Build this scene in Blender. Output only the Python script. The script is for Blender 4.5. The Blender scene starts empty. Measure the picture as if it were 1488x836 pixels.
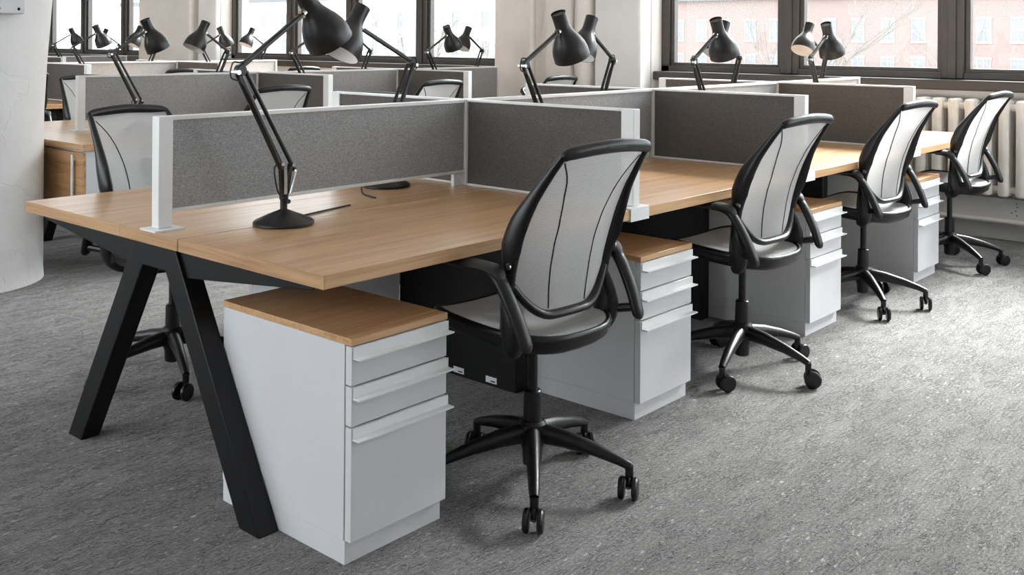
import bpy, bmesh, math, random
from mathutils import Vector, Matrix
random.seed(7)
PI = math.pi
scene = bpy.context.scene
col = scene.collection

# ------------------------------------------------------------------ camera, world, light, exposure
FPX, HORIZON, YAW, ROLL = 1470.6, 59.17, 0.7166, -0.00697
cam_data = bpy.data.cameras.new('camera')
cam = bpy.data.objects.new('camera', cam_data); col.objects.link(cam)
cam_data.sensor_fit = 'HORIZONTAL'; cam_data.sensor_width = 36.0
cam_data.lens = FPX / 1488 * 36.0
cam_data.clip_end = 600; cam_data.clip_start = 0.05
# level architectural camera: the horizon sits high in the frame (vertical lens shift)
cam_data.shift_y = -(418 - HORIZON) / 1488
fw = Vector((math.cos(YAW), math.sin(YAW), 0)); up = Vector((0, 0, 1)); rt = fw.cross(up)
m = Matrix((rt, up, -fw)).transposed().to_4x4()
cam.matrix_world = Matrix.Translation((-1.5367, -1.9312, 1.3016)) @ m @ Matrix.Rotation(-ROLL, 4, 'Z')
scene.camera = cam

world = bpy.data.worlds.new('overcast_sky'); scene.world = world
world.use_nodes = True
bg = world.node_tree.nodes['Background']
bg.inputs['Color'].default_value = (0.93, 0.97, 1.0, 1); bg.inputs['Strength'].default_value = 5.6

# bright hazy patch of the overcast sky behind the window wall: a very soft sun
sl = bpy.data.lights.new('hazy_sun', 'SUN'); sl.energy = 31.0; sl.angle = math.radians(27); sl.color = (1.0, 0.99, 0.97)
so_ = bpy.data.objects.new('hazy_sun', sl); col.objects.link(so_)
SUN_EL, SUN_AZ = math.radians(40.5), math.radians(-10)
sd = Vector((math.cos(SUN_EL)*math.cos(SUN_AZ), math.cos(SUN_EL)*math.sin(SUN_AZ), math.sin(SUN_EL)))
so_.rotation_euler = sd.to_track_quat('Z', 'Y').to_euler(); so_.location = (20, -6, 15)

scene.view_settings.view_transform = 'Standard'
scene.view_settings.look = 'None'
scene.view_settings.gamma = 1.0
scene.view_settings.use_curve_mapping = False
scene.view_settings.exposure = 0.0

# ------------------------------------------------------------------ materials
MATS = {}
def base_mat(name):
    mt = bpy.data.materials.new(name); mt.use_nodes = True
    nt = mt.node_tree; b = nt.nodes['Principled BSDF']
    MATS[name] = mt
    return mt, nt, b
def N(nt, kind, **kw):
    n = nt.nodes.new(kind)
    for k, v in kw.items():
        if k in n.inputs: n.inputs[k].default_value = v
        else: setattr(n, k, v)
    return n
def coords(nt, scale=(1, 1, 1), kind='Object', rot=(0, 0, 0)):
    tc = N(nt, 'ShaderNodeTexCoord'); mp = N(nt, 'ShaderNodeMapping')
    mp.inputs['Scale'].default_value = scale; mp.inputs['Rotation'].default_value = rot
    nt.links.new(tc.outputs[kind], mp.inputs['Vector'])
    return mp.outputs['Vector']
def ramp(nt, fac, stops):
    r = N(nt, 'ShaderNodeValToRGB')
    el = r.color_ramp.elements
    el[0].position, el[0].color = stops[0][0], (*stops[0][1], 1)
    el[1].position, el[1].color = stops[-1][0], (*stops[-1][1], 1)
    for p, c in stops[1:-1]:
        e = el.new(p); e.color = (*c, 1)
    nt.links.new(fac, r.inputs['Fac'])
    return r.outputs['Color']
def bump(nt, b, height, strength, dist=0.002):
    bp = N(nt, 'ShaderNodeBump', Strength=strength, Distance=dist)
    nt.links.new(height, bp.inputs['Height']); nt.links.new(bp.outputs['Normal'], b.inputs['Normal'])
def simple(name, color, rough=0.5, metal=0.0, noise=0.0, coat=0.0, spec=0.5):
    mt, nt, b = base_mat(name)
    b.inputs['Roughness'].default_value = rough; b.inputs['Metallic'].default_value = metal
    b.inputs['Specular IOR Level'].default_value = spec
    b.inputs['Coat Weight'].default_value = coat
    v = coords(nt, (9, 9, 9))
    n = N(nt, 'ShaderNodeTexNoise', Scale=1.0, Detail=3.0); nt.links.new(v, n.inputs['Vector'])
    k = max(noise, 0.02)
    c0 = tuple(max(0, x * (1 - k)) for x in color); c1 = tuple(min(1, x * (1 + k)) for x in color)
    nt.links.new(ramp(nt, n.outputs['Fac'], [(0.3, c0), (0.7, c1)]), b.inputs['Base Color'])
    return mt
def oak(name, grain_axis='x', tint=1.0):
    mt, nt, b = base_mat(name)
    sc = {'x': (0.9, 16, 16), 'y': (16, 0.9, 16), 'z': (16, 16, 0.9)}[grain_axis]
    v = coords(nt, sc)
    w = N(nt, 'ShaderNodeTexNoise', Scale=1.6, Detail=6.0, Roughness=0.62, Distortion=0.5); nt.links.new(v, w.inputs['Vector'])
    v2 = coords(nt, tuple(s * 7 if s > 2 else s * 3 for s in sc))
    f = N(nt, 'ShaderNodeTexNoise', Scale=1.4, Detail=4.0, Roughness=0.7); nt.links.new(v2, f.inputs['Vector'])
    mx = N(nt, 'ShaderNodeMath', operation='MULTIPLY_ADD'); mx.inputs[1].default_value = 0.42; nt.links.new(f.outputs['Fac'], mx.inputs[0])
    sc2 = N(nt, 'ShaderNodeMath', operation='MULTIPLY'); sc2.inputs[1].default_value = 0.58; nt.links.new(w.outputs['Fac'], sc2.inputs[0])
    nt.links.new(sc2.outputs[0], mx.inputs[2])
    t = tint
    nt.links.new(ramp(nt, mx.outputs[0], [(0.33, (0.27*t, 0.130*t, 0.050*t)), (0.46, (0.47*t, 0.265*t, 0.120*t)), (0.62, (0.62*t, 0.385*t, 0.195*t))]), b.inputs['Base Color'])
    b.inputs['Roughness'].default_value = 0.36; b.inputs['Coat Weight'].default_value = 0.7; b.inputs['Coat Roughness'].default_value = 0.36
    bump(nt, b, f.outputs['Fac'], 0.05, 0.0006)
    return mt
oak('oak_x', 'x', 1.12); oak('oak_y', 'y', 1.12); oak('oak_edge', 'y', 0.92)
simple('black_metal', (0.0055, 0.0058, 0.0066), 0.42, spec=0.35)
simple('black_plastic', (0.0065, 0.007, 0.008), 0.34, spec=0.4)
simple('black_rubber', (0.013, 0.013, 0.014), 0.6)
simple('lamp_black', (0.009, 0.009, 0.0095), 0.36)
simple('lamp_white', (0.78, 0.77, 0.75), 0.6)
simple('chrome', (0.75, 0.75, 0.76), 0.16, 1.0)
simple('white_laminate', (0.66, 0.67, 0.69), 0.42)
simple('white_metal', (0.80, 0.81, 0.82), 0.38)
simple('frame_metal', (0.060, 0.053, 0.049), 0.45, 0.0, 0.1)
simple('label_white', (0.75, 0.75, 0.75), 0.6)
simple('label_ink', (0.03, 0.03, 0.03), 0.6)
simple('radiator_paint', (0.90, 0.87, 0.82), 0.45, 0, 0.06)
simple('pipe_paint', (0.82, 0.78, 0.73), 0.5, 0, 0.05)
simple('dark_void', (0.02, 0.018, 0.016), 0.8)
simple('mark_grey', (0.10, 0.10, 0.105), 0.5)

def fabric(name, dark, light, sc=420):
    mt, nt, b = base_mat(name)
    v = coords(nt, (sc, sc, sc))
    n1 = N(nt, 'ShaderNodeTexNoise', Scale=1.0, Detail=2.0, Roughness=0.8); nt.links.new(v, n1.inputs['Vector'])
    v2 = coords(nt, (sc*0.25, sc*0.25, sc*1.1))
    n2 = N(nt, 'ShaderNodeTexNoise', Scale=1.0, Detail=2.0); nt.links.new(v2, n2.inputs['Vector'])
    a = N(nt, 'ShaderNodeMath', operation='ADD'); nt.links.new(n1.outputs['Fac'], a.inputs[0]); nt.links.new(n2.outputs['Fac'], a.inputs[1])
    h = N(nt, 'ShaderNodeMath', operation='MULTIPLY'); h.inputs[1].default_value = 0.5; nt.links.new(a.outputs[0], h.inputs[0])
    nt.links.new(ramp(nt, h.outputs[0], [(0.36, dark), (0.64, light)]), b.inputs['Base Color'])
    b.inputs['Roughness'].default_value = 0.9; b.inputs['Specular IOR Level'].default_value = 0.15
    bump(nt, b, n1.outputs['Fac'], 0.35, 0.001)
    return mt
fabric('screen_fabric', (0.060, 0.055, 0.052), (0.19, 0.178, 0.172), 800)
fabric('screen_fabric_lit', (0.15, 0.154, 0.160), (0.53, 0.54, 0.55), 800)  # paler copy for lengthwise screens: window light put into the fabric colour

def chair_mesh(name, holes='xz', lo=0.40, col_=(0.66, 0.67, 0.68)):
    mt, nt, b = base_mat(name)
    out = nt.nodes['Material Output']
    v = coords(nt, (1, 1, 1))
    w1 = N(nt, 'ShaderNodeTexWave', Scale=70.0, Distortion=0.0); w1.bands_direction = 'Z'; nt.links.new(v, w1.inputs['Vector'])
    w2 = N(nt, 'ShaderNodeTexWave', Scale=70.0, Distortion=0.0); w2.bands_direction = 'X'; nt.links.new(v, w2.inputs['Vector'])
    w3 = N(nt, 'ShaderNodeTexWave', Scale=70.0, Distortion=0.0); w3.bands_direction = 'Y'; nt.links.new(v, w3.inputs['Vector'])
    mxz = N(nt, 'ShaderNodeMath', operation='MULTIPLY'); nt.links.new(w1.outputs['Fac'], mxz.inputs[0]); nt.links.new(w2.outputs['Fac'], mxz.inputs[1])
    mxy = N(nt, 'ShaderNodeMath', operation='MULTIPLY'); nt.links.new(w3.outputs['Fac'], mxy.inputs[0]); nt.links.new(w2.outputs['Fac'], mxy.inputs[1])
    hole = N(nt, 'ShaderNodeMath', operation='MAXIMUM'); nt.links.new(mxz.outputs[0], hole.inputs[0]); nt.links.new(mxy.outputs[0], hole.inputs[1])
    mr = N(nt, 'ShaderNodeMapRange'); nt.links.new((mxz if holes == 'xz' else mxy).outputs[0], mr.inputs['Value'])
    mr.inputs['From Min'].default_value = 0.35; mr.inputs['From Max'].default_value = 0.75
    mr.inputs['To Min'].default_value = 0.97; mr.inputs['To Max'].default_value = lo
    b.inputs['Base Color'].default_value = (*col_, 1); b.inputs['Roughness'].default_value = 0.6
    tl = N(nt, 'ShaderNodeBsdfTranslucent'); tl.inputs['Color'].default_value = (0.72, 0.73, 0.74, 1)
    m1 = N(nt, 'ShaderNodeMixShader'); m1.inputs[0].default_value = 0.45
    nt.links.new(b.outputs[0], m1.inputs[1]); nt.links.new(tl.outputs[0], m1.inputs[2])
    tr = N(nt, 'ShaderNodeBsdfTransparent')
    m2 = N(nt, 'ShaderNodeMixShader'); nt.links.new(mr.outputs[0], m2.inputs[0])
    nt.links.new(tr.outputs[0], m2.inputs[1]); nt.links.new(m1.outputs[0], m2.inputs[2])
    nt.links.new(m2.outputs[0], out.inputs['Surface'])
    return mt
chair_mesh('mesh_fabric')
chair_mesh('seat_fabric', 'xy', 0.92, (0.84, 0.85, 0.86))

def plaster(name, c, bs=0.4, cracks=False):
    mt, nt, b = base_mat(name)
    v = coords(nt, (1, 1, 1))
    n = N(nt, 'ShaderNodeTexNoise', Scale=3.0, Detail=6.0, Roughness=0.6); nt.links.new(v, n.inputs['Vector'])
    c0 = tuple(x * 0.93 for x in c)
    nt.links.new(ramp(nt, n.outputs['Fac'], [(0.35, c0), (0.65, c)]), b.inputs['Base Color'])
    b.inputs['Roughness'].default_value = 0.75
    n2 = N(nt, 'ShaderNodeTexNoise', Scale=14.0, Detail=4.0); nt.links.new(v, n2.inputs['Vector'])
    h = n2.outputs['Fac']
    if cracks:
        vo = N(nt, 'ShaderNodeTexVoronoi', Scale=2.3); vo.feature = 'DISTANCE_TO_EDGE'
        wv = N(nt, 'ShaderNodeVectorMath', operation='MULTIPLY_ADD'); wv.inputs[1].default_value = (0.35, 0.35, 0.35)
        nt.links.new(n.outputs['Color'], wv.inputs[0]); nt.links.new(v, wv.inputs[2]); nt.links.new(wv.outputs[0], vo.inputs['Vector'])
        mr = N(nt, 'ShaderNodeMapRange'); mr.inputs['From Max'].default_value = 0.02; mr.inputs['To Max'].default_value = 0.6
        nt.links.new(vo.outputs['Distance'], mr.inputs['Value'])
        ad = N(nt, 'ShaderNodeMath', operation='ADD'); nt.links.new(h, ad.inputs[0]); nt.links.new(mr.outputs[0], ad.inputs[1]); h = ad.outputs[0]
    bump(nt, b, h, bs, 0.006)
    return mt
plaster('column_plaster', (0.87, 0.87, 0.87), 0.40, True)
plaster('wall_plaster', (0.84, 0.80, 0.75), 0.2)
plaster('reveal_plaster', (0.84, 0.83, 0.82), 0.35)
plaster('ledge_plaster', (0.88, 0.86, 0.84), 0.8)
plaster('ceiling_plaster', (0.82, 0.82, 0.81), 0.1)
plaster('duct_paint', (0.74, 0.74, 0.74), 0.3)

def coord_y(nt):
    v = coords(nt, (1, 1, 1)); sp = N(nt, 'ShaderNodeSeparateXYZ'); nt.links.new(v, sp.inputs[0]); return sp.outputs['Y']
def carpet():
    mt, nt, b = base_mat('carpet')
    def L(a, c): nt.links.new(a, c)
    def noise(scale, detail, rough, dist=0.0):
        v = coords(nt, scale); n = N(nt, 'ShaderNodeTexNoise', Scale=1.0, Detail=detail, Roughness=rough, Distortion=dist); L(v, n.inputs['Vector']); return n.outputs['Fac']
    def mth(op, a, k=None, c=None):
        q = N(nt, 'ShaderNodeMath', operation=op); L(a, q.inputs[0])
        if k is not None: q.inputs[1].default_value = k
        if c is not None: L(c, q.inputs[1])
        return q.outputs[0]
    def rng(a, f0, f1, t0, t1):
        q = N(nt, 'ShaderNodeMapRange'); L(a, q.inputs['Value'])
        for k_, v_ in (('From Min', f0), ('From Max', f1), ('To Min', t0), ('To Max', t1)): q.inputs[k_].default_value = v_
        return q.outputs[0]
    worm = noise((24, 80, 1), 3.0, 0.6, 0.6)         # wandering loop ridges, long in x
    patch = noise((2.2, 7.0, 1), 4.0, 0.6)            # worn, lighter streaks
    pile = noise((260, 330, 1), 2.0, 0.8)             # yarn
    tuft = noise((70, 120, 1), 3.0, 0.7)
    ridge = rng(mth('ABSOLUTE', mth('SUBTRACT', worm, 0.47)), 0.0, 0.055, 0.0, 1.0)     # 0 in the grooves
    groove_amt = rng(noise((7, 20, 1), 3.0, 0.6), 0.38, 0.56, 0.15, 1.0)
    gr = mth('SUBTRACT', mth('MULTIPLY', mth('SUBTRACT', ridge, 1.0), c=groove_amt), -1.0)
    tone = mth('ADD', mth('ADD', mth('MULTIPLY', patch, 0.20), c=mth('MULTIPLY', pile, 0.36)), c=mth('MULTIPLY', tuft, 0.44))
    fleck = rng(noise((26, 60, 1), 2.0, 0.5), 0.64, 0.72, 0.0, 0.16)
    rib = mth('MULTIPLY', mth('SINE', mth('MULTIPLY', mth('ADD', coord_y(nt), c=mth('MULTIPLY', noise((6, 9, 1), 2.0, 0.5), 0.05)), 520.0)), 0.018)
    tone = mth('ADD', mth('ADD', tone, c=fleck), c=rib)
    colr = ramp(nt, tone, [(0.38, (0.066, 0.062, 0.060)), (0.49, (0.132, 0.127, 0.123)), (0.58, (0.210, 0.205, 0.201)), (0.68, (0.42, 0.415, 0.41))])
    mx = N(nt, 'ShaderNodeMix', data_type='RGBA', blend_type='MULTIPLY'); mx.inputs['Factor'].default_value = 1.0
    L(colr, mx.inputs['A']); L(ramp(nt, gr, [(0.0, (0.22, 0.21, 0.21)), (0.85, (1, 1, 1))]), mx.inputs['B'])
    L(mx.outputs['Result'], b.inputs['Base Color'])
    b.inputs['Roughness'].default_value = 0.95; b.inputs['Specular IOR Level'].default_value = 0.1
    b.inputs['Sheen Weight'].default_value = 0.35; b.inputs['Sheen Roughness'].default_value = 0.4
    hb = mth('ADD', mth('ADD', mth('MULTIPLY', gr, 0.5), c=mth('MULTIPLY', pile, 0.25)), c=mth('MULTIPLY', tuft, 0.5))
    bump(nt, b, hb, 0.8, 0.008)
carpet()

def glass_mat():
    mt, nt, b = base_mat('window_glass')
    out = nt.nodes['Material Output']
    v = coords(nt, (1, 1, 1))
    n = N(nt, 'ShaderNodeTexNoise', Scale=0.8, Detail=2.0); nt.links.new(v, n.inputs['Vector'])
    tr = N(nt, 'ShaderNodeBsdfTransparent')
    nt.links.new(ramp(nt, n.outputs['Fac'], [(0.3, (0.93, 0.95, 0.95)), (0.7, (0.96, 0.97, 0.97))]), tr.inputs['Color'])
    gl = N(nt, 'ShaderNodeBsdfGlossy', Roughness=0.02)
    lw = N(nt, 'ShaderNodeLayerWeight', Blend=0.5)
    pw = N(nt, 'ShaderNodeMath', operation='POWER'); pw.inputs[1].default_value = 5.0; nt.links.new(lw.outputs['Facing'], pw.inputs[0])
    fr = N(nt, 'ShaderNodeMath', operation='MULTIPLY_ADD'); fr.inputs[1].default_value = 0.30; fr.inputs[2].default_value = 0.008; nt.links.new(pw.outputs[0], fr.inputs[0])
    mx = N(nt, 'ShaderNodeMixShader'); nt.links.new(fr.outputs[0], mx.inputs[0]); nt.links.new(tr.outputs[0], mx.inputs[1]); nt.links.new(gl.outputs[0], mx.inputs[2])
    nt.links.new(mx.outputs[0], out.inputs['Surface'])
glass_mat()

def brick_wall():
    mt, nt, b = base_mat('pale_brick')
    tc = coords(nt, (1, 1, 1))
    sp = N(nt, 'ShaderNodeSeparateXYZ'); nt.links.new(tc, sp.inputs[0])
    cb = N(nt, 'ShaderNodeCombineXYZ'); nt.links.new(sp.outputs['Y'], cb.inputs['X']); nt.links.new(sp.outputs['Z'], cb.inputs['Y'])
    br = N(nt, 'ShaderNodeTexBrick', Scale=2.0); nt.links.new(cb.outputs[0], br.inputs['Vector'])
    br.inputs['Color1'].default_value = (0.27, 0.20, 0.185, 1); br.inputs['Color2'].default_value = (0.24, 0.18, 0.165, 1); br.inputs['Mortar'].default_value = (0.29, 0.25, 0.235, 1)
    nt.links.new(br.outputs['Color'], b.inputs['Base Color']); b.inputs['Roughness'].default_value = 0.9
brick_wall()
simple('pale_stone', (0.32, 0.31, 0.30), 0.8, 0, 0.05)
simple('pale_render', (0.60, 0.595, 0.59), 0.85, 0, 0.08)
simple('far_glass', (0.20, 0.205, 0.215), 0.25, 0, 0.2)
simple('roof_dark', (0.16, 0.16, 0.165), 0.8, 0, 0.1)
simple('ground_grey', (0.35, 0.35, 0.35), 0.9, 0, 0.1)
simple('bark', (0.17, 0.155, 0.14), 0.9, 0, 0.15)

# ------------------------------------------------------------------ mesh helpers
class MB:
    def __init__(s): s.v = []; s.f = []
    def add(s, vs, fs):
        o = len(s.v); s.v += [tuple(v) for v in vs]; s.f += [tuple(i + o for i in f) for f in fs]; return s
    def box(s, x0, x1, y0, y1, z0, z1):
        return s.hexa([(x0,y0,z0),(x1,y0,z0),(x1,y1,z0),(x0,y1,z0),(x0,y0,z1),(x1,y0,z1),(x1,y1,z1),(x0,y1,z1)])
    def hexa(s, p):
        return s.add(p, [(0,3,2,1),(4,5,6,7),(0,1,5,4),(1,2,6,5),(2,3,7,6),(3,0,4,7)])
    def bar(s, a, b, w, h, ref=(0,0,1)):
        a = Vector(a); b = Vector(b); d = (b-a).normalized(); r = Vector(ref)
        x = d.cross(r).normalized(); y = x.cross(d).normalized()
        P = [a-x*w/2-y*h/2, a+x*w/2-y*h/2, a+x*w/2+y*h/2, a-x*w/2+y*h/2]
        Q = [p+(b-a) for p in P]
        return s.add(P+Q, [(0,1,2,3),(7,6,5,4),(0,4,5,1),(1,5,6,2),(2,6,7,3),(3,7,4,0)])
    def sweep(s, pts, rad, seg=10, ref=(0,0,1), closed=False, caps=True):
        # rad: float or (a,b) per point; a lies along ref x tangent, b along the rest
        pts = [Vector(p) for p in pts]; n = len(pts); ref = Vector(ref); rings = []
        if not isinstance(rad, (list,)): rad = [rad]*n
        vs = []
        for i, p in enumerate(pts):
            if closed: t = pts[(i+1) % n]-pts[i-1]
            else: t = pts[min(i+1, n-1)]-pts[max(i-1, 0)]
            t.normalize()
            x = ref.cross(t)
            if x.length < 1e-4: x = Vector((1,0,0)).cross(t)
            if x.length < 1e-4: x = Vector((0,1,0)).cross(t)
            x.normalize(); y = t.cross(x)
            r = rad[i]; a, b = (r, r) if isinstance(r, (int, float)) else r
            for k in range(seg):
                q = 2*PI*k/seg; vs.append(p + x*a*math.cos(q) + y*b*math.sin(q))
        fs = []
        m_ = n if closed else n-1
        for i in range(m_):
            j = (i+1) % n
            for k in range(seg):
                l = (k+1) % seg; fs.append((i*seg+k, i*seg+l, j*seg+l, j*seg+k))
        if caps and not closed:
            fs.append(tuple(range(seg-1, -1, -1))); fs.append(tuple((n-1)*seg+k for k in range(seg)))
        return s.add(vs, fs)
    def lathe(s, prof, seg=24, origin=(0,0,0), axis=(0,0,1), cap0=True, cap1=True):
        ax = Vector(axis).normalized(); o = Vector(origin)
        x = ax.orthogonal().normalized(); y = ax.cross(x); vs = []
        for r, h in prof:
            for k in range(seg):
                q = 2*PI*k/seg; vs.append(o + ax*h + (x*math.cos(q)+y*math.sin(q))*r)
        fs = []
        for i in range(len(prof)-1):
            for k in range(seg):
                l = (k+1) % seg; fs.append((i*seg+k, i*seg+l, (i+1)*seg+l, (i+1)*seg+k))
        if cap0: fs.append(tuple(range(seg-1, -1, -1)))
        if cap1: fs.append(tuple((len(prof)-1)*seg+k for k in range(seg)))
        return s.add(vs, fs)
    def prism(s, poly, a0, a1, axis='x'):
        def P(u, w, a): return {'x': (a,u,w), 'y': (u,a,w), 'z': (u,w,a)}[axis]
        n = len(poly); vs = [P(u,w,a0) for u,w in poly] + [P(u,w,a1) for u,w in poly]
        fs = [tuple(range(n-1,-1,-1)), tuple(range(n,2*n))] + [(i,(i+1)%n,n+(i+1)%n,n+i) for i in range(n)]
        return s.add(vs, fs)
    def grid(s, fn, nu, nv):
        vs = [fn(i/nu, j/nv) for j in range(nv+1) for i in range(nu+1)]
        fs = [(j*(nu+1)+i, j*(nu+1)+i+1, (j+1)*(nu+1)+i+1, (j+1)*(nu+1)+i) for j in range(nv) for i in range(nu)]
        return s.add(vs, fs)
    def build(s, name, mat, parent=None, bevel=0.0, smooth=30, solid=0.0, kind=None):
        me = bpy.data.meshes.new(name); me.from_pydata([tuple(v) for v in s.v], [], s.f)
        bm = bmesh.new(); bm.from_mesh(me); bmesh.ops.recalc_face_normals(bm, faces=bm.faces); bm.to_mesh(me); bm.free()
        me.materials.append(MATS[mat])
        if smooth:
            me.polygons.foreach_set('use_smooth', [True]*len(me.polygons))
            me.set_sharp_from_angle(angle=math.radians(smooth))
        o = bpy.data.objects.new(name, me); col.objects.link(o)
        if parent: o.parent = parent
        if solid:
            q = o.modifiers.new('thickness', 'SOLIDIFY'); q.thickness = solid; q.offset = 0
        if bevel:
            q = o.modifiers.new('bevel', 'BEVEL'); q.width = bevel; q.segments = 2; q.limit_method = 'ANGLE'; q.angle_limit = math.radians(40)
        if kind: o['kind'] = kind
        return o
def bez(pts, n=6):
    """Catmull-Rom resample"""
    P = [Vector(p) for p in pts]; out = []
    for i in range(len(P)-1):
        p0, p1, p2, p3 = P[max(i-1,0)], P[i], P[i+1], P[min(i+2,len(P)-1)]
        for k in range(n):
            t = k/n
            out.append(0.5*((2*p1)+(p2-p0)*t+(2*p0-5*p1+4*p2-p3)*t*t+(3*p1-p0-3*p2+p3)*t**3))
    out.append(P[-1]); return out
def lerp_list(vals, n):
    """resample scalars/tuples the same way as bez"""
    out = []
    for i in range(len(vals)-1):
        for k in range(n):
            t = k/n; a, b = vals[i], vals[i+1]
            out.append(tuple(x*(1-t)+y*t for x, y in zip(a, b)) if isinstance(a, tuple) else a*(1-t)+b*t)
    out.append(vals[-1]); return out
def thing(name, label, cat, loc=(0,0,0), rz=0.0, group=None):
    o = bpy.data.objects.new(name, None); col.objects.link(o); o.empty_display_size = 0.1
    o.location = loc; o.rotation_euler = (0, 0, rz); tag(o, label, cat, group); return o
def tag(o, label=None, cat=None, group=None, kind=None):
    if label: o['label'] = label
    if cat: o['category'] = cat
    if group: o['group'] = group
    if kind: o['kind'] = kind
    return o
def copy_tree(o, parent=None):
    c = o.copy(); col.objects.link(c)
    if parent: c.parent = parent
    for ch in list(o.children): copy_tree(ch, c)
    return c
def place(proto, loc, rz, label, cat=None, group=None):
    c = copy_tree(proto); c.location = loc; c.rotation_euler = (0,0,rz); tag(c, label, cat, group); return c
def remove_tree(o):
    for ch in list(o.children): remove_tree(ch)
    bpy.data.objects.remove(o)

# ------------------------------------------------------------------ the room
XG = 5.80                                  # window plane
XU = 5.72                                  # face of the wall under the windows
CEIL = 4.0; WT = 3.65               # ceiling, window heads
YR, XB = -4.8, -5.0                        # unseen walls behind the camera
fl = MB().box(XB, 5.9, YR, 17, -0.1, 0).build('floor', 'carpet'); tag(fl, 'charcoal grey textured carpet floor', None, kind='structure')
ce = MB().box(XB, 6.1, YR, 17, CEIL, CEIL+0.15).build('ceiling', 'ceiling_plaster'); tag(ce, 'white ceiling above the office', None, kind='structure')
MB().box(XB, 6.1, 17, 17.2, 0, CEIL).build('wall_left', 'reveal_plaster', kind='structure')
# unseen walls behind the camera; bare openings added and sized for fill light
wr = MB()
wr.box(XB, 6.1, YR-0.2, YR, 0, 0.95); wr.box(XB, 6.1, YR-0.2, YR, 3.0, CEIL)
wr.box(XB, 3.3, YR-0.2, YR, 0.95, 3.0)
wr.box(5.6, 6.1, YR-0.2, YR, 0.95, 3.0)
wr.build('wall_right', 'reveal_plaster', kind='structure')
wb = MB()
wb.box(XB-0.2, XB, YR, 17, 0, 0.95); wb.box(XB-0.2, XB, YR, 17, 3.3, CEIL)
wb.box(XB-0.2, XB, YR, -0.2, 0.95, 3.3); wb.box(XB-0.2, XB, 10.0, 17, 0.95, 3.3)
wb.build('wall_back', 'reveal_plaster', kind='structure')
# window wall
WINS = [(-4.4, 2.74, [2.65, 1.58, 0.37, -0.84, -2.05, -3.2]), (4.50, 9.10, [5.66, 6.79, 7.88]), (11.10, 15.5, [11.80, 13.02, 14.2])]
PIERS = [(-4.8, -4.4), (2.74, 4.50), (9.10, 11.10), (15.5, 17.0)]
wf = MB()
wf.box(XU, 6.0, YR, 17, 0, 0.985); wf.box(XU, 6.0, YR, 17, WT, CEIL)
for a, b in PIERS: wf.box(5.60, 6.0, a, b, 0, CEIL)
wfo = wf.build('wall_front', 'wall_plaster', kind='structure')
tag(wfo, 'cream painted wall with deep window openings', None)
# pilaster and its lit return beside the right windows
pl = MB().box(5.42, 5.60, 2.74, 3.20, 0, CEIL).build('pilaster', 'reveal_plaster', wfo, bevel=0.02)
MB().box(5.56, 5.60, 3.55, 3.85, 0, CEIL).build('raised_panel', 'wall_plaster', wfo, bevel=0.015)
MB().box(5.52, 5.60, 9.10, 9.50, 0, CEIL).build('pilaster', 'reveal_plaster', wfo, bevel=0.02)
def riser(x, y, r, label):
    t = thing('riser_pipe', label, 'pipe', (x, y, 0))
    MB().lathe([(r, 0), (r, CEIL)], 20).build('pipe', 'pipe_paint', t)
    for z in (0.35, 1.18, 2.4): MB().lathe([(r, z-0.03), (r*1.22, z-0.028), (r*1.22, z+0.028), (r, z+0.03)], 20).build('coupling', 'pipe_paint', t)
riser(5.50, 3.95, 0.028, 'slim painted riser pipe on the cream wall behind the desk lamps')
riser(5.48, 3.33, 0.085, 'thick white riser pipe beside the window pier')
riser(5.50, 9.62, 0.04, 'painted riser pipe beside the far left pier')

wn = 0
for a, b, mull in WINS:
    wn += 1
    w = MB()
    w.box(XG-0.05, XG+0.05, a, b, 1.055, 1.105)      # bottom rail
    w.box(XG-0.05, XG+0.05, a, b, WT-0.1, WT)        # head
    w.box(XG-0.05, XG+0.05, a, a+0.08, 1.055, WT); w.box(XG-0.05, XG+0.05, b-0.08, b, 1.055, WT)
    wo = w.build('window_%d' % wn, 'frame_metal', bevel=0.006, kind='structure')
    tag(wo, ['dark steel framed window bank above the radiators', 'dark steel framed window bank behind the second desk row', 'dark steel framed window bank at the far left'][wn-1], None)
    MB().box(XU-0.10, 6.0, a, b, 0.985, 1.055).build('window_sill', 'frame_metal', wo, bevel=0.008)
    edges = [a+0.08] + sorted(q for q in mull if a+0.3 < q < b-0.3) + [b-0.08]
    for q in edges[1:-1]:
        mo = MB().box(XG-0.06, XG+0.06, q-0.075, q+0.075, 1.06, WT-0.09).build('mullion', 'frame_metal', wo, bevel=0.006)
        MB().box(XG-0.075, XG-0.06, q-0.028, q+0.028, 1.06, WT-0.09).build('mullion_cover', 'frame_metal', mo, bevel=0.004)
    for q0, q1 in zip(edges[:-1], edges[1:]):
        l0 = q0+(0.075 if q0 != edges[0] else 0); l1 = q1-(0.075 if q1 != edges[-1] else 0)
        sa = MB().box(XG-0.03, XG+0.03, l0, l0+0.035, 1.105, WT-0.1).box(XG-0.03, XG+0.03, l1-0.035, l1, 1.105, WT-0.1)
        sa.box(XG-0.03, XG+0.03, l0+0.035, l1-0.035, 1.105, 1.13).box(XG-0.03, XG+0.03, l0+0.035, l1-0.035, WT-0.14, WT-0.1)
        sa.box(XG-0.03, XG+0.03, l0+0.035, l1-0.035, 3.0, 3.06)
        so = sa.build('sash', 'frame_metal', wo, bevel=0.004)
        MB().box(XG-0.004, XG+0.004, l0+0.035, l1-0.035, 1.13, 3.0).build('pane', 'window_glass', so)
        MB().box(XG-0.004, XG+0.004, l0+0.035, l1-0.035, 3.06, WT-0.14).build('pane', 'window_glass', so)
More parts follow.
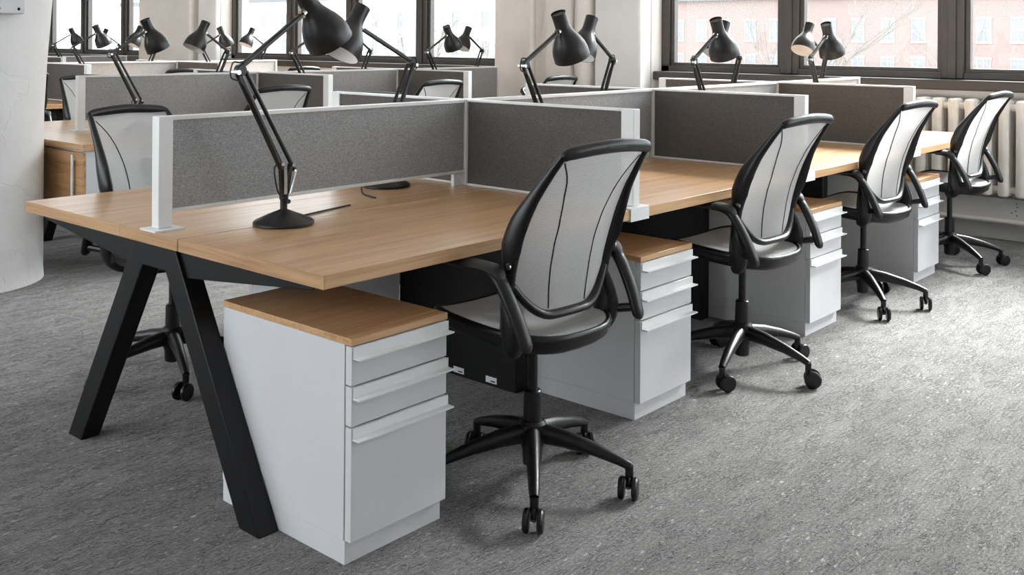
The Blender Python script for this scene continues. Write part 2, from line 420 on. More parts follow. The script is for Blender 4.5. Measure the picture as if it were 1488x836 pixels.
# rough plaster ledge under the right window
def ledge(y0, y1):
    random.seed(3); n = 40; vs = []; 
    mb = MB(); top = 0.985
    for i in range(n+1):
        y = y0+(y1-y0)*i/n; dz = 0.945+0.012*math.sin(i*1.7)+random.uniform(-.006,.006); dx = XU-0.045+random.uniform(-.006,.006)
        vs += [(XU, y, dz-0.02), (dx, y, dz), (dx-0.008, y, top), (XU, y, top)]
    fs = []
    for i in range(n):
        for k in range(3): fs.append((4*i+k, 4*i+k+1, 4*i+4+k+1, 4*i+4+k))
    mb.add(vs, fs); mb.build('plaster_ledge', 'ledge_plaster', wfo, smooth=60)
ledge(-2.6, 2.7)

# round column
COLX, COLY, COLR = 0.595, 3.81, 0.405
cm = MB().lathe([(COLR+0.004, 0), (COLR, 0.05), (COLR, 0.9), (COLR+0.012, 1.15), (COLR+0.03, 1.4), (COLR+0.05, 1.7), (COLR+0.10, 2.3), (COLR+0.22, 3.0), (COLR+0.55, CEIL)], 72, (COLX, COLY, 0))
co = cm.build('column', 'column_plaster'); tag(co, 'fat round white plaster column with cracked paint at the left', None, kind='structure')
jb = thing('junction_box', 'white metal box bolted high on the round white column', 'box', (0.60, 3.335, 1.40))
MB().box(-0.13, 0.115, -0.02, 0.045, 0.02, 0.26).build('body', 'white_laminate', jb, bevel=0.006)
for dx in (-0.1, -0.01, 0.085):
    MB().lathe([(0.008, -0.008), (0.008, 0)], 10, (dx, -0.02, 0.045), (0, -1, 0)).build('bolt', 'mark_grey', jb)

# radiators under the right windows
def radiator(y0, n, label):
    t = thing('radiator', label, 'radiator', (XU-0.13, y0, 0))
    pitch = 0.106
    for i in range(n):
        y = i*pitch
        s = MB()
        for dx in (-0.048, 0.0, 0.048):
            s.sweep([(dx, y, 0.305), (dx, y, 0.315), (dx, y, 0.345), (dx, y, 0.40), (dx, y, 0.84), (dx, y, 0.895), (dx, y, 0.925), (dx, y, 0.935)], [(0.020,0.010),(0.034,0.020),(0.038,0.023),(0.033,0.021),(0.033,0.021),(0.038,0.023),(0.034,0.020),(0.020,0.010)], 12, (1,0,0))
        for z in (0.345, 0.885): s.sweep([(-0.06, y, z), (0.06, y, z)], [(0.034, 0.030)]*2, 12, (0,0,1))
        for z in (0.345, 0.885): s.sweep([(0, y-pitch/2, z), (0, y+pitch/2, z)], 0.024, 10)
        s.build('section', 'radiator_paint', t)
radiator(-2.3, 13, 'cast iron column radiator under the window, right of the last desk')
radiator(-0.55, 12, 'cream cast iron column radiator under the window behind the last chair')
radiator(1.15, 14, 'cast iron radiator under the window hidden behind the desk end')
# flat painted pipe duct along the bottom of the window wall
dt = thing('pipe_duct', 'grey painted pipe duct running under the cream radiator', 'duct', (XU, -4.5, 0))
MB().box(-0.10, 0.0, 0, 7.0, 0.135, 0.285).build('casing', 'duct_paint', dt, bevel=0.004)
MB().sweep([(-0.115, 0, 0.135), (-0.115, 7.0, 0.135)], 0.018, 12).build('pipe', 'pipe_paint', dt)
for dy, dz in ((4.42,.255),(4.415,.235),(4.425,.21),(4.45,.195),(4.418,.18)):
    MB().lathe([(0.004, 0), (0.004, 0.004)], 8, (-0.1, dy, dz), (-1,0,0)).build('vent_hole', 'dark_void', dt)
bk = thing('broken_baseboard', 'rough broken plaster skirting under the pipe duct', 'skirting', (XU, -4.5, 0))
pts = [(0,0),(4.93,0),(4.93,0.035),(4.96,0.055),(4.95,0.1),(4.90,0.118),(0,0.118)]
MB().prism(pts, -0.035, 0.0, 'x').build('plaster', 'ledge_plaster', bk, bevel=0.004)
for k in range(4): MB().lathe([(0.013, 0), (0.013, 0.12)], 10, (-0.05, 5.0+k*0.075, 0)).build('pipe_stub', 'pipe_paint', bk)

# ------------------------------------------------------------------ outside
gd = MB().box(6.2, 400, -250, 350, -9.2, -9.0).build('ground', 'ground_grey'); tag(gd, 'unseen pale ground outside the windows, added for bounce light', None, kind='structure')  # out of sight, added to bounce daylight
def building(name, label, x, y0, y1, zt, mat, pitch, ww, wh, z_rows, dome=False):
    t = thing(name, label, 'building', (x, y0, -9))
    w = y1-y0
    MB().box(0, 14, 0, w, 0, zt+9).build('wall', mat, t)
    MB().box(-0.5, 14.2, -0.3, w+0.3, zt+9, zt+9.8).build('cornice', 'roof_dark', t)
    n = int(w/pitch)
    fr = None
    for r, z in enumerate(z_rows):
        for i in range(n):
            y = (i+0.5)*w/n
            if fr is None:
                fm = MB().box(-0.06, 0.03, -ww/2-0.12, ww/2+0.12, -wh/2-0.2, -wh/2).box(-0.06, 0.03, -ww/2-0.12, ww/2+0.12, wh/2, wh/2+0.2)
                fm.box(-0.05, 0.03, -ww/2-0.05, -ww/2+0.05, -wh/2, wh/2).box(-0.05, 0.03, ww/2-0.05, ww/2+0.05, -wh/2, wh/2)
                fm.box(-0.04, 0.03, -0.04, 0.04, -wh/2, wh/2).box(-0.04, 0.03, -ww/2, ww/2, -0.05, 0.05)
                fr = fm.build('window', 'pale_stone', t); fr.location = (0, y, z+9)
                pn = MB().box(-0.015, 0.02, -ww/2, ww/2, -wh/2, wh/2).build('pane', 'far_glass', fr)
            else:
                f2 = fr.copy(); col.objects.link(f2); f2.location = (0, y, z+9)
                p2 = pn.copy(); col.objects.link(p2); p2.parent = f2
    return t
building('brick_building', 'pale pink brick building seen through the right windows', 92, 4, 60, 5.6, 'pale_brick', 2.75, 1.15, 1.95, (-4.6, -1.05, 2.5))
building('brick_building', 'pale brick building at the right edge of the windows', 96, -42, 3.0, 5.0, 'pale_brick', 2.9, 1.15, 1.95, (-4.8, -1.2, 2.3))
building('rendered_building', 'pale grey building seen through the middle windows', 100, 66, 190, 7.5, 'pale_render', 5.5, 1.3, 2.0, (-3.8, 0.2, 4.2))
def tree(x, y, h, seed, label):
    rnd = random.Random(seed)
    t = thing('bare_tree', label, 'tree', (x, y, -9))
    tr = MB(); tr.sweep([(0,0,0),(0.1,0.05,h*0.3),(0.0,0.1,h*0.55)], [0.2,0.15,0.11], 7); tr.build('trunk', 'bark', t)
    br = MB()
    def grow(p, d, l, r, k):
        q = p + d*l; mid = p + d*l*0.5 + Vector((rnd.uniform(-.06,.06), rnd.uniform(-.06,.06), rnd.uniform(-.03,.03)))*l
        br.sweep([p, mid, q], [r, r*0.8, r*0.62], 4, caps=False)
        if k == 0: return
        for _ in range(3 if k > 2 else 2):
            nd = (d + Vector((rnd.uniform(-.75,.75), rnd.uniform(-.75,.75), rnd.uniform(-.25,.55)))).normalized()
            grow(p+(q-p)*rnd.uniform(.55,1), nd, l*rnd.uniform(.62,.82), r*0.5, k-1)
    for k in range(5):
        a = k*2*PI/5+rnd.uniform(-.4,.4)
        grow(Vector((0,0.05,h*(0.33+0.05*k))), Vector((math.cos(a)*.7, math.sin(a)*.7, .75)).normalized(), h*0.22, 0.075, 4)
    br.build('branches', 'bark', t)
tree(24, 3.5, 13, 1, 'bare winter tree outside the right windows')
tree(40, 17, 15, 2, 'bare winter tree outside the window behind the paired lamps')
tree(30, 27, 13, 4, 'bare winter tree outside the middle windows')
tree(33, 35, 14, 5, 'bare winter tree outside the window left of the middle windows')

# ------------------------------------------------------------------ desk rows
H, T, W, J1, J2 = 0.735, 0.035, 1.632, 0.9775, 0.6545
NODES = [0.0, 1.345, 2.67, 3.995, 5.20]
def bench(name_label, x_nodes, y0):
    t = thing('desk_bench', name_label, 'desk', (0, y0, 0))
    for xa, xb in zip(x_nodes[:-1], x_nodes[1:]):
        xa_, xb_ = xa+0.001, xb-0.001
        MB().box(xa_, xb_, 0, J2-0.0045, H-T, H).build('desktop', 'oak_x', t, bevel=0.0012)
        MB().box(xa_, xb_, J2, J1, H-T, H).build('centre_strip', 'oak_x', t, bevel=0.0008)
        MB().box(xa_, xb_, J1+0.0022, W, H-T, H).build('desktop', 'oak_x', t, bevel=0.0012)
        if xa == x_nodes[0]:
            for ya, yb in ((0.0, J2-0.0045), (J2, J1), (J1+0.0022, W)):
                MB().box(xa-0.0012, xa+0.001, ya, yb, H-T, H-0.0004).build('edge_band', 'oak_edge', t)
        MB().box(xa+0.05, xb-0.05, 0.56, 0.62, H-T-0.06, H-T).build('beam', 'black_metal', t)
        MB().box(xa+0.05, xb-0.05, W-0.62, W-0.56, H-T-0.06, H-T).build('beam', 'black_metal', t)
    c = W/2; fs = 0.531; flt = 0.0885
    for k, xl in enumerate((x_nodes[0]+0.0195, x_nodes[-1]-0.0195-0.062)):
        xr = xl+0.0625
        lf = MB()
        lf.prism([(c-0.10,0.700),(c+0.10,0.700),(c+0.10,0.626),(c-0.10,0.626)], xl, xr).build('head_plate', 'black_metal', t, bevel=0.002)
        for s in (-1, 1):
            poly = [(c+s*0.105, 0.700), (c+s*(0.062), 0.626), (c+s*(fs-flt), 0.0), (c+s*fs, 0.0), (c+s*0.115, 0.690)]
            lg = MB().prism([(c+s*0.112, 0.70), (c+s*0.02, 0.70), (c+s*0.063, 0.626), (c+s*(fs-flt), 0.0), (c+s*fs, 0.0)], xl-0.0003, xr+0.0003).build('leg', 'black_metal', t, bevel=0.003)
            MB().prism([(c+s*0.09, 0.6995), (c+s*0.74, 0.6995), (c+s*0.745, 0.688), (c+s*0.73, 0.679), (c+s*0.10, 0.61)], xl+0.012, xr-0.012).build('support_arm', 'black_metal', t, bevel=0.003)
    for xn in x_nodes[1:-1]:
        sl = MB().box(xn-0.055, xn+0.012, 0.50, W-0.50, 0.0, 0.66).build('leg_panel', 'black_metal', t, bevel=0.003)
        MB().prism([(c-0.70,0.6995),(c+0.70,0.6995),(c+0.70,0.68),(c+0.3,0.63),(c-0.3,0.63),(c-0.70,0.68)], xn-0.025, xn+0.025).build('support_arm', 'black_metal', t, bevel=0.003)
        for yy in (0.80, 0.63):
            lb = MB().box(xn-0.0562, xn-0.055, yy-0.035, yy+0.02, 0.012, 0.035).build('sticker', 'label_white', sl)
            MB().box(xn-0.0568, xn-0.0562, yy-0.028, yy-0.005, 0.017, 0.022).build('print', 'label_ink', lb)
    return t
Y_ROWS = [0.0, 3.29, 6.58, 9.87]
bench('oak topped black A-frame desk row in the foreground', NODES, Y_ROWS[0])
bench('oak desk row behind the foreground row, beside the white column', NODES[1:], Y_ROWS[1])
bench('oak desk row third from the camera, mostly hidden', NODES[1:], Y_ROWS[2])
bench('farthest oak desk row near the far left windows', NODES[1:], Y_ROWS[3])

# ------------------------------------------------------------------ divider screens
ZT, ZB = 1.071, 0.785
def centre_screen(xa, xb, yc, label, post_a=True):
    t = thing('divider_screen', label, 'screen', (xa, yc, H), 0, 'divider screens along the desk rows')
    L = xb-xa; zt, zb = ZT-H, ZB-H
    if post_a:
        p = MB().box(0.022, 0.068, -0.02, 0.02, 0.006, zt).build('post', 'white_metal', t, bevel=0.003)
        MB().box(0.018, 0.0225, -0.004, 0.004, 0.01, zt-0.002).build('groove', 'mark_grey', p) if False else None
        MB().prism([(-0.002,-0.044),(0.094,-0.044),(0.094,0.044),(-0.002,0.044)], 0.0, 0.006, 'z').build('base_plate', 'white_metal', t, bevel=0.001)
        a = 0.068
    else: a = 0.0235
    b = L-0.0235
    MB().box(a, b, -0.012, 0.012, zb+0.010, zt-0.012).build('fabric_panel', 'screen_fabric_lit', t, bevel=0.002)
    MB().box(a, b, -0.018, 0.018, zt-0.013, zt).build('top_rail', 'white_metal', t, bevel=0.002)
    MB().box(a, b, -0.018, 0.018, zb, zb+0.011).build('bottom_rail', 'white_metal', t, bevel=0.002)
    MB().box(b-0.05, b-0.01, -0.008, 0.008, 0.0, zb).build('foot', 'white_metal', t, bevel=0.001)
    return t
def node_screen(xn, yc, side, label):
    """cross screen from the centre line towards the near (side=-1) or far (side=1) desk edge"""
    t = thing('divider_screen', label, 'screen', (xn, yc, H), 0, 'divider screens across the desk rows')
    zt = ZT-H; e = W/2-0.012
    y0, y1 = (0.023, e) 
    def bx(mb, a, b, x0, x1, z0, z1):
        return mb.box(x0, x1, min(side*a, side*b), max(side*a, side*b), z0, z1)
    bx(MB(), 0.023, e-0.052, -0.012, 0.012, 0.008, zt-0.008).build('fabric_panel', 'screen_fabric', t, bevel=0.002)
    bx(MB(), 0.023, e-0.052, -0.018, 0.018, zt-0.009, zt).build('top_rail', 'white_metal', t, bevel=0.002)
    bx(MB(), 0.023, e-0.052, -0.018, 0.018, 0.0005, 0.009).build('bottom_rail', 'white_metal', t, bevel=0.002)
    po = bx(MB(), e-0.052, e, -0.02, 0.02, 0.0055, zt).build('post', 'white_metal', t, bevel=0.003)
    br = bx(MB(), e-0.07, e+0.016, -0.055, 0.055, 0.0005, 0.005); bx(br, e+0.0125, e+0.0165, -0.055, 0.055, -T-0.002, 0.005); bx(br, e-0.05, e+0.0165, -0.055, 0.055, -T-0.006, -T-0.0015)
    br.build('clamp_bracket', 'white_metal', t, bevel=0.001)
    if side < 0:
        MB().box(-0.0225, 0.0225, -0.0225, 0.0225, 0.0005, zt+0.001).build('centre_post', 'white_metal', t, bevel=0.003)
    return t
row_words = ['foreground desk row', 'second desk row', 'third desk row', 'farthest desk row']
bay_words = ['first bay', 'second bay', 'third bay', 'last bay by the windows']
for r, y0 in enumerate(Y_ROWS):
    xs = NODES if r == 0 else NODES[1:]
    for k, (xa, xb) in enumerate(zip(xs[:-1], xs[1:])):
        bw = bay_words[k] if r == 0 else ['first bay', 'middle bay', 'last bay by the windows'][k]
        centre_screen(xa, xb, y0+W/2, 'grey fabric screen lengthwise down the %s, %s' % (row_words[r], bw), k == 0)
    for k, xn in enumerate(xs[1:-1]):
        ow = ['nearest the camera', 'in the middle', 'nearest the windows'][k] if r == 0 else ['farther from the windows', 'nearer the windows'][k]
        node_screen(xn, y0+W/2, -1, 'dark cross screen, camera side of the %s, %s' % (row_words[r], ow))
        node_screen(xn, y0+W/2, 1, 'dark cross screen, far side of the %s, %s' % (row_words[r], ow))
    tpo = thing('screen_post', 'white screen end post at the window end of the %s' % row_words[r], 'post', (5.18, y0+W/2, H+0.001))
    MB().box(-0.002, 0.018, -0.02, 0.02, 0.006, ZT-H).build('post', 'white_metal', tpo, bevel=0.003)
    MB().box(-0.002, 0.02, -0.04, 0.04, 0, 0.006).build('base_plate', 'white_metal', tpo)

# ------------------------------------------------------------------ pedestals
def make_pedestal():
    t = thing('drawer_pedestal', 'x', 'drawer unit')
    w, dp, ht = 0.333, 0.532, 0.5643
    MB().box(0, w, 0.004, dp, 0.06, ht-0.0185).build('body', 'white_laminate', t, bevel=0.001)
    MB().box(0.0006, w-0.0006, 0.0, dp-0.002, 0, 0.0595).build('plinth', 'white_laminate', t, bevel=0.001)
    MB().box(-0.001, w+0.001, -0.023, dp+0.002, ht-0.018, ht).build('top', 'oak_x', t, bevel=0.001)
    for z0, z1 in ((0.447, 0.543), (0.346, 0.443), (0.060, 0.342)):
        f = MB().box(0.002, w-0.0005, -0.021, 0.002, z0, z1).build('drawer', 'white_laminate', t, bevel=0.0012)
        hd = MB().box(0.006, w+0.004, -0.0245, -0.021, z1-0.026, z1-0.001)
        hd.box(0.006, w+0.004, -0.047, -0.021, z1-0.0305, z1-0.0258)
        hd.build('pull', 'white_metal', f, bevel=0.0006)
    for zz in (0.53, 0.475): MB().lathe([(0.0025, 0), (0.0025, 0.0008)], 8, (0, 0.03, zz), (-1,0,0)).build('cover_cap', 'white_metal', t)
    return t
ped = make_pedestal()
PX = [0.084, 1.364, 2.700, 4.045]; PY = [0.0187, 0.0265, 0.0265, 0.0265]
plab = ['white three-drawer pedestal with oak top beside the A-frame leg in front', 'white drawer pedestal with oak top behind the nearest office chair',
        'white drawer pedestal with oak top between the second and third chairs', 'white drawer pedestal with oak top behind the third chair, nearest the radiator']
for k in range(4): place(ped, (PX[k], PY[k], 0), 0, plab[k], 'drawer unit', 'drawer pedestals under the foreground row')
flab = ['white pedestal on the far side of the foreground row, first bay', 'white pedestal on the far side of the foreground row, second bay', 'white pedestal on the far side of the foreground row, third bay', 'white pedestal on the far side of the foreground row, last bay']
for k in range(4): place(ped, (NODES[k+1]-0.104, W-0.02, 0), PI, flab[k], 'drawer unit', 'drawer pedestals under the foreground row')
remove_tree(ped)

# storage cabinet at the end of the second row
cz = thing('storage_cabinet', 'oak topped cabinet with oak doors ending the second row beside the column', 'cabinet', (1.012, 3.29, 0))
MB().box(-0.003, 0.330, 0.0, 1.632, H-T, H).build('top', 'oak_y', cz, bevel=0.001)
MB().box(0.022, 0.33, 0.012, 1.62, 0.375, H-T-0.002).build('body', 'white_laminate', cz, bevel=0.001)
MB().box(0.08, 0.28, 1.42, 1.48, 0.0, 0.375).build('leg_panel', 'black_metal', cz)
for k in range(4):
    d_ = MB().box(0.004, 0.0215, 0.014+k*0.401, 0.014+k*0.401+0.398, 0.372, H-T-0.012).build('door', 'oak_y', cz, bevel=0.001)
    yh = 0.014+k*0.401+(0.085 if k % 2 == 0 else 0.313)
    h_ = MB().box(-0.016, -0.010, yh-0.01, yh+0.01, 0.40, 0.675); h_.box(-0.011, 0.004, yh-0.005, yh+0.005, 0.41, 0.43); h_.box(-0.011, 0.004, yh-0.005, yh+0.005, 0.645, 0.665)
    h_.build('handle', 'white_metal', d_, bevel=0.001)

# ------------------------------------------------------------------ office chair
YPZ = [0.46, 0.53, 0.60, 0.67, 0.74, 0.81, 0.88, 0.95, 1.00]
YPY = [-.085,-.088,-.094,-.104,-.120,-.147,-.188,-.239,-.278]
FXX = [.196,.198,.199,.203,.212,.209,.198,.186,.177]
def interp(z, xs, ys):
    if z <= xs[0]: return ys[0]
    for a, b, p, q in zip(xs[:-1], xs[1:], ys[:-1], ys[1:]):
        if z <= b: return p+(q-p)*(z-a)/(b-a)
    return ys[-1]
def bow(z, u):
    k = 0.046 if z < 0.8 else 0.046-0.026*(z-0.8)/0.2
    return k*(1-abs(u)**2.4)
def back_surf(u, v):
    zb = 0.535 + 0.095*max(0.0, (abs(u)-0.35)/0.65)**2
    zt = 1.008 - 0.006*u*u
    z = zb+(zt-zb)*v
    x = u*(interp(z, YPZ, FXX)-0.006)
    y = interp(z, YPZ, YPY) - bow(z, u)
    return Vector((x, y, z))
def seat_outline(k, sx=1.0, dz=0.0, n=36):
    out = []
    for i in range(n):
        q = 2*PI*i/n; c, s = math.cos(q), math.sin(q)
        p = 2/3.4
        x = 0.222*sx*math.copysign(abs(c)**p, c); yy = math.copysign(abs(s)**p, s)
        if yy < 0: x *= 1-0.16*yy*yy
        y = 0.035 + 0.235*sx*yy
        z = 0.478 + 0.030*(y+0.2)/0.47 - 0.030*max(0, (y-0.17)/0.1)**2 + 0.010*(x/0.22)**2 + dz
        out.append(Vector((x, y, z)))
    return out
def text_mesh(txt, size):
    cu = bpy.data.curves.new('t', 'FONT'); cu.body = txt; cu.size = size; cu.align_x = 'CENTER'; cu.align_y = 'CENTER'; cu.resolution_u = 2
    o = bpy.data.objects.new('t', cu); col.objects.link(o)
    dg = bpy.context.evaluated_depsgraph_get(); me = bpy.data.meshes.new_from_object(o.evaluated_get(dg))
    bpy.data.objects.remove(o); return me
def make_chair(base_rot, swivel):
    rnd = random.Random(int(base_rot*1000))
    t = thing('office_chair', 'x', 'chair')
    # five-star base
    MB().lathe([(0.020,0.055),(0.028,0.06),(0.030,0.10),(0.040,0.13),(0.041,0.178),(0.034,0.188)], 24).build('hub', 'black_plastic', t)
    for k in range(5):
        a = base_rot+k*2*PI/5; c, s = math.cos(a), math.sin(a)
        pts = [(r*c, r*s, z) for r, z in ((0.025,0.150),(0.10,0.142),(0.19,0.123),(0.262,0.101),(0.293,0.088))]
        lg = MB().sweep(pts, [(0.024,0.030),(0.023,0.026),(0.019,0.019),(0.016,0.014),(0.013,0.012)], 12).build('base_leg', 'black_plastic', t, smooth=50)
        sw = swivel+rnd.uniform(-0.5, 0.5); ex, ey = 0.290*c, 0.290*s
        cc, ss = math.cos(sw), math.sin(sw); ox, oy = ex+0.016*cc, ey+0.016*ss
        cs = MB()
        cs.lathe([(0.010,0.045),(0.012,0.055),(0.012,0.090)], 12, (ex,ey,0))
        cs.sweep([(ex,ey,0.058),(ox+0.004*cc,oy+0.004*ss,0.033)], [(0.009,0.012),(0.008,0.014)], 8)
        for sd in (-1, 1):
            wx, wy = ox-ss*0.0115*sd, oy+cc*0.0115*sd
            cs.lathe([(0.017,0.0165),(0.028,0.0155),(0.0320,0.011),(0.0320,0.003),(0.028,0)], 22, (wx,wy,0.0321), (-ss*sd,cc*sd,0))
        cs.build('caster', 'black_plastic', lg, smooth=40)
    MB().lathe([(0.027,0.18),(0.028,0.19),(0.026,0.272),(0.022,0.276)], 20).build('column_cover', 'black_plastic', t)
    MB().lathe([(0.0145,0.27),(0.0145,0.435)], 16).build('gas_lift', 'black_metal', t)
    # under-seat shell
    n = 36; sh = MB(); rings = [seat_outline(0,1.0,-0.006), seat_outline(0,0.985,-0.030), seat_outline(0,0.90,-0.046), seat_outline(0,0.60,-0.058), seat_outline(0,0.25,-0.066)]
    vs = [v for rg in rings for v in rg]; fs = []
    for j in range(len(rings)-1):
        for i in range(n): fs.append((j*n+i, j*n+(i+1)%n, (j+1)*n+(i+1)%n, (j+1)*n+i))
    fs.append(tuple((len(rings)-1)*n+i for i in range(n))); sh.add(vs, fs); sh.build('seat_shell', 'black_plastic', t, smooth=60)
    # seat rim and mesh
    MB().sweep(seat_outline(0,0.99,0.0), [(0.010,0.012)]*n, 8, closed=True).build('seat_rim', 'black_plastic', t, smooth=60)
    o0 = seat_outline(0, 0.97, 0.006); sm = MB(); vs = []; fs = []; R = 6
    cen = Vector((0, 0.035, 0.478))
    for j in range(R+1):
        f = 1-j/R*0.98
        for p in o0:
            q = Vector((p.x*f, cen.y+(p.y-cen.y)*f, 0)); q.z = p.z*f + (0.482+0.012)*(1-f) if False else (cen.z+0.006+(p.z-cen.z-0.006)*f**2 if False else p.z*f+(0.486)*(1-f) - 0.010*(1-f*f)); vs.append(q)
    for j in range(R):
        for i in range(n): fs.append((j*n+i, j*n+(i+1)%n, (j+1)*n+(i+1)%n, (j+1)*n+i))
    fs.append(tuple(R*n+i for i in range(n))); sm.add(vs, fs); sm.build('seat_mesh', 'seat_fabric', t, smooth=80)
    # back
    n_ = 5
    for s in (-1, 1):
        pts = bez([(s*x, y, z) for x, y, z in zip(FXX, YPY, YPZ)], n_)
        rads = lerp_list([(0.020,0.016),(0.020,0.016),(0.018,0.014),(0.022,0.015),(0.036,0.018),(0.032,0.017),(0.020,0.014),(0.013,0.012),(0.010,0.011)], n_)
        bf = MB().sweep(pts, rads, 10, ref=(1,0,0)).build('back_frame_side', 'black_plastic', t, smooth=60)
    tr_pts = bez([(-0.180,-0.278,0.994),(-0.150,-0.290,1.006),(0,-0.302,1.016),(0.150,-0.290,1.006),(0.180,-0.278,0.994)], 6)
    tr = MB().sweep(tr_pts, lerp_list([(0.010,0.012),(0.013,0.018),(0.014,0.019),(0.013,0.018),(0.010,0.012)], 6), 12, ref=(0,0,1)).build('top_rail', 'black_plastic', t, smooth=60)
    me = text_mesh('humanscale', 0.016); me.materials.append(MATS['mark_grey'])
    tx = bpy.data.objects.new('lettering', me); col.objects.link(tx); tx.parent = tr
    tx.location = (0.0, -0.3167, 1.017); tx.rotation_euler = (PI/2+0.05, 0, 0)
    MB().grid(lambda a, b: back_surf(a*2-1, b), 22, 26).build('back_mesh', 'mesh_fabric', t, smooth=80)
    lb = [back_surf(u/10, 0.0)+Vector((0,-0.006,0)) for u in range(-10, 11)]
    MB().sweep(lb, lerp_list([(0.014,0.012)]+[(0.019,0.013)]*3+[(0.014,0.012)], 5), 10, ref=(0,0,1)).build('lower_bar', 'black_plastic', t, smooth=60)
    for s in (-1, 1):
        sp = bez([(0.160,0,.978),(0.118,0,.918),(0.090,0,.815),(0.084,0,.73),(0.082,0,.65),(0.076,0,.553)], 4)
        pts = []
        for q in sp:
            w = interp(q.z, YPZ, FXX)-0.006; u = q.x/w
            pts.append(Vector((s*q.x, interp(q.z, YPZ, YPY)-bow(q.z, u), q.z)))
        MB().sweep(pts, 0.0024, 6, ref=(1,0,0)).build('mesh_seam', 'black_plastic', t)
    # yoke, arms
    for s in (-1, 1):
        MB().sweep(bez([(s*0.200,-0.092,0.625),(s*0.206,-0.104,0.575),(s*0.206,-0.116,0.515),(s*0.196,-0.108,0.468),(s*0.165,-0.080,0.440),(s*0.09,-0.03,0.424),(0,0,0.420)], 5), lerp_list([(0.012,0.012),(0.027,0.020),(0.036,0.023),(0.032,0.024),(0.024,0.022),(0.020,0.020),(0.020,0.022)], 5), 12, ref=(1,0,0)).build('hip_bracket', 'black_plastic', t, smooth=60)
    for s in (-1, 1):
        ar = MB().sweep(bez([(s*0.236,-0.208,0.478),(s*0.238,-0.203,0.496),(s*0.244,-0.172,0.565),(s*0.250,-0.120,0.648),(s*0.250,-0.080,0.673),(s*0.250,-0.02,0.677)], 5), lerp_list([(0.006,0.006),(0.015,0.022),(0.015,0.023),(0.015,0.023),(0.014,0.022),(0.012,0.012)], 5), 12, ref=(1,0,0)).build('arm', 'black_plastic', t, smooth=60)
        MB().sweep([(s*0.238,-0.192,0.512),(s*0.200,-0.118,0.500)], 0.013, 10).build('arm_bracket', 'black_plastic', ar)
        MB().sweep(bez([(s*0.250,-0.122,0.656),(s*0.250,-0.092,0.682),(s*0.248,0.0,0.6825),(s*0.240,0.14,0.676),(s*0.236,0.175,0.668)], 5), lerp_list([(0.010,0.014),(0.012,0.032),(0.0135,0.040),(0.012,0.036),(0.007,0.016)], 5), 12, ref=(1,0,0)).build('arm_pad', 'black_rubber', ar, smooth=60)
        MB().lathe([(0.009,0),(0.009,0.004)], 10, (s*0.222,-0.120,0.69), (s,0,0)).build('tension_knob', 'chrome', bf)
    return t
CH = {}
def chair(loc, rz, kind, label, group):
    # kind: how the star base and the casters happen to be turned
    if kind not in CH: CH[kind] = make_chair(*[math.radians(q) for q in {0: (9, 225), 1: (54, 320), 2: (10, 225), 3: (20, 320), 4: (62, 30)}[kind]])
    return place(CH[kind], loc, rz, label, 'chair', group)
gF = 'office chairs along the camera side of the foreground row'
chair((0.755,-0.025,0), -0.07, 0, 'black office chair with pale mesh back nearest the camera', gF)
chair((2.11,0.02,0), -0.07, 1, 'black mesh office chair second along the foreground row', gF)
chair((3.43,0.06,0), -0.10, 2, 'black mesh office chair third along the foreground row', gF)
chair((4.685,0.045,0), -0.07, 3, 'black mesh office chair at the end of the row, in front of the radiator', gF)
gB = 'office chairs in the aisles behind the foreground row'
chair((0.555,1.62,0), PI+0.12, 4, 'black mesh office chair behind the first desk, facing the camera', gB)
chair((1.92,1.72,0), PI, 2, 'mesh chair on the far side of the foreground row, second bay', gB)
chair((3.25,1.72,0), PI, 1, 'mesh chair on the far side of the foreground row, third bay', gB)
chair((2.10,3.28,0), -0.05, 1, 'mesh chair at the first bay of the second row, seen from behind', gB)
chair((3.42,3.28,0), -0.05, 3, 'mesh chair at the middle bay of the second row, seen from behind', gB)
chair((4.74,3.28,0), -0.05, 2, 'mesh chair at the window bay of the second row, seen from behind', gB)
chair((2.0,5.0,0), PI+0.05, 0, 'mesh chair on the far side of the second row, beside the white column', gB)
chair((2.0,6.55,0), -0.05, 1, 'mesh chair at the first bay of the third row, half hidden by the column', gB)
chair((3.42,6.55,0), -0.05, 2, 'mesh chair at the middle bay of the third row', gB)
chair((4.74,6.55,0), -0.05, 3, 'mesh chair at the window bay of the third row', gB)
for c_ in list(CH.values()): remove_tree(c_)

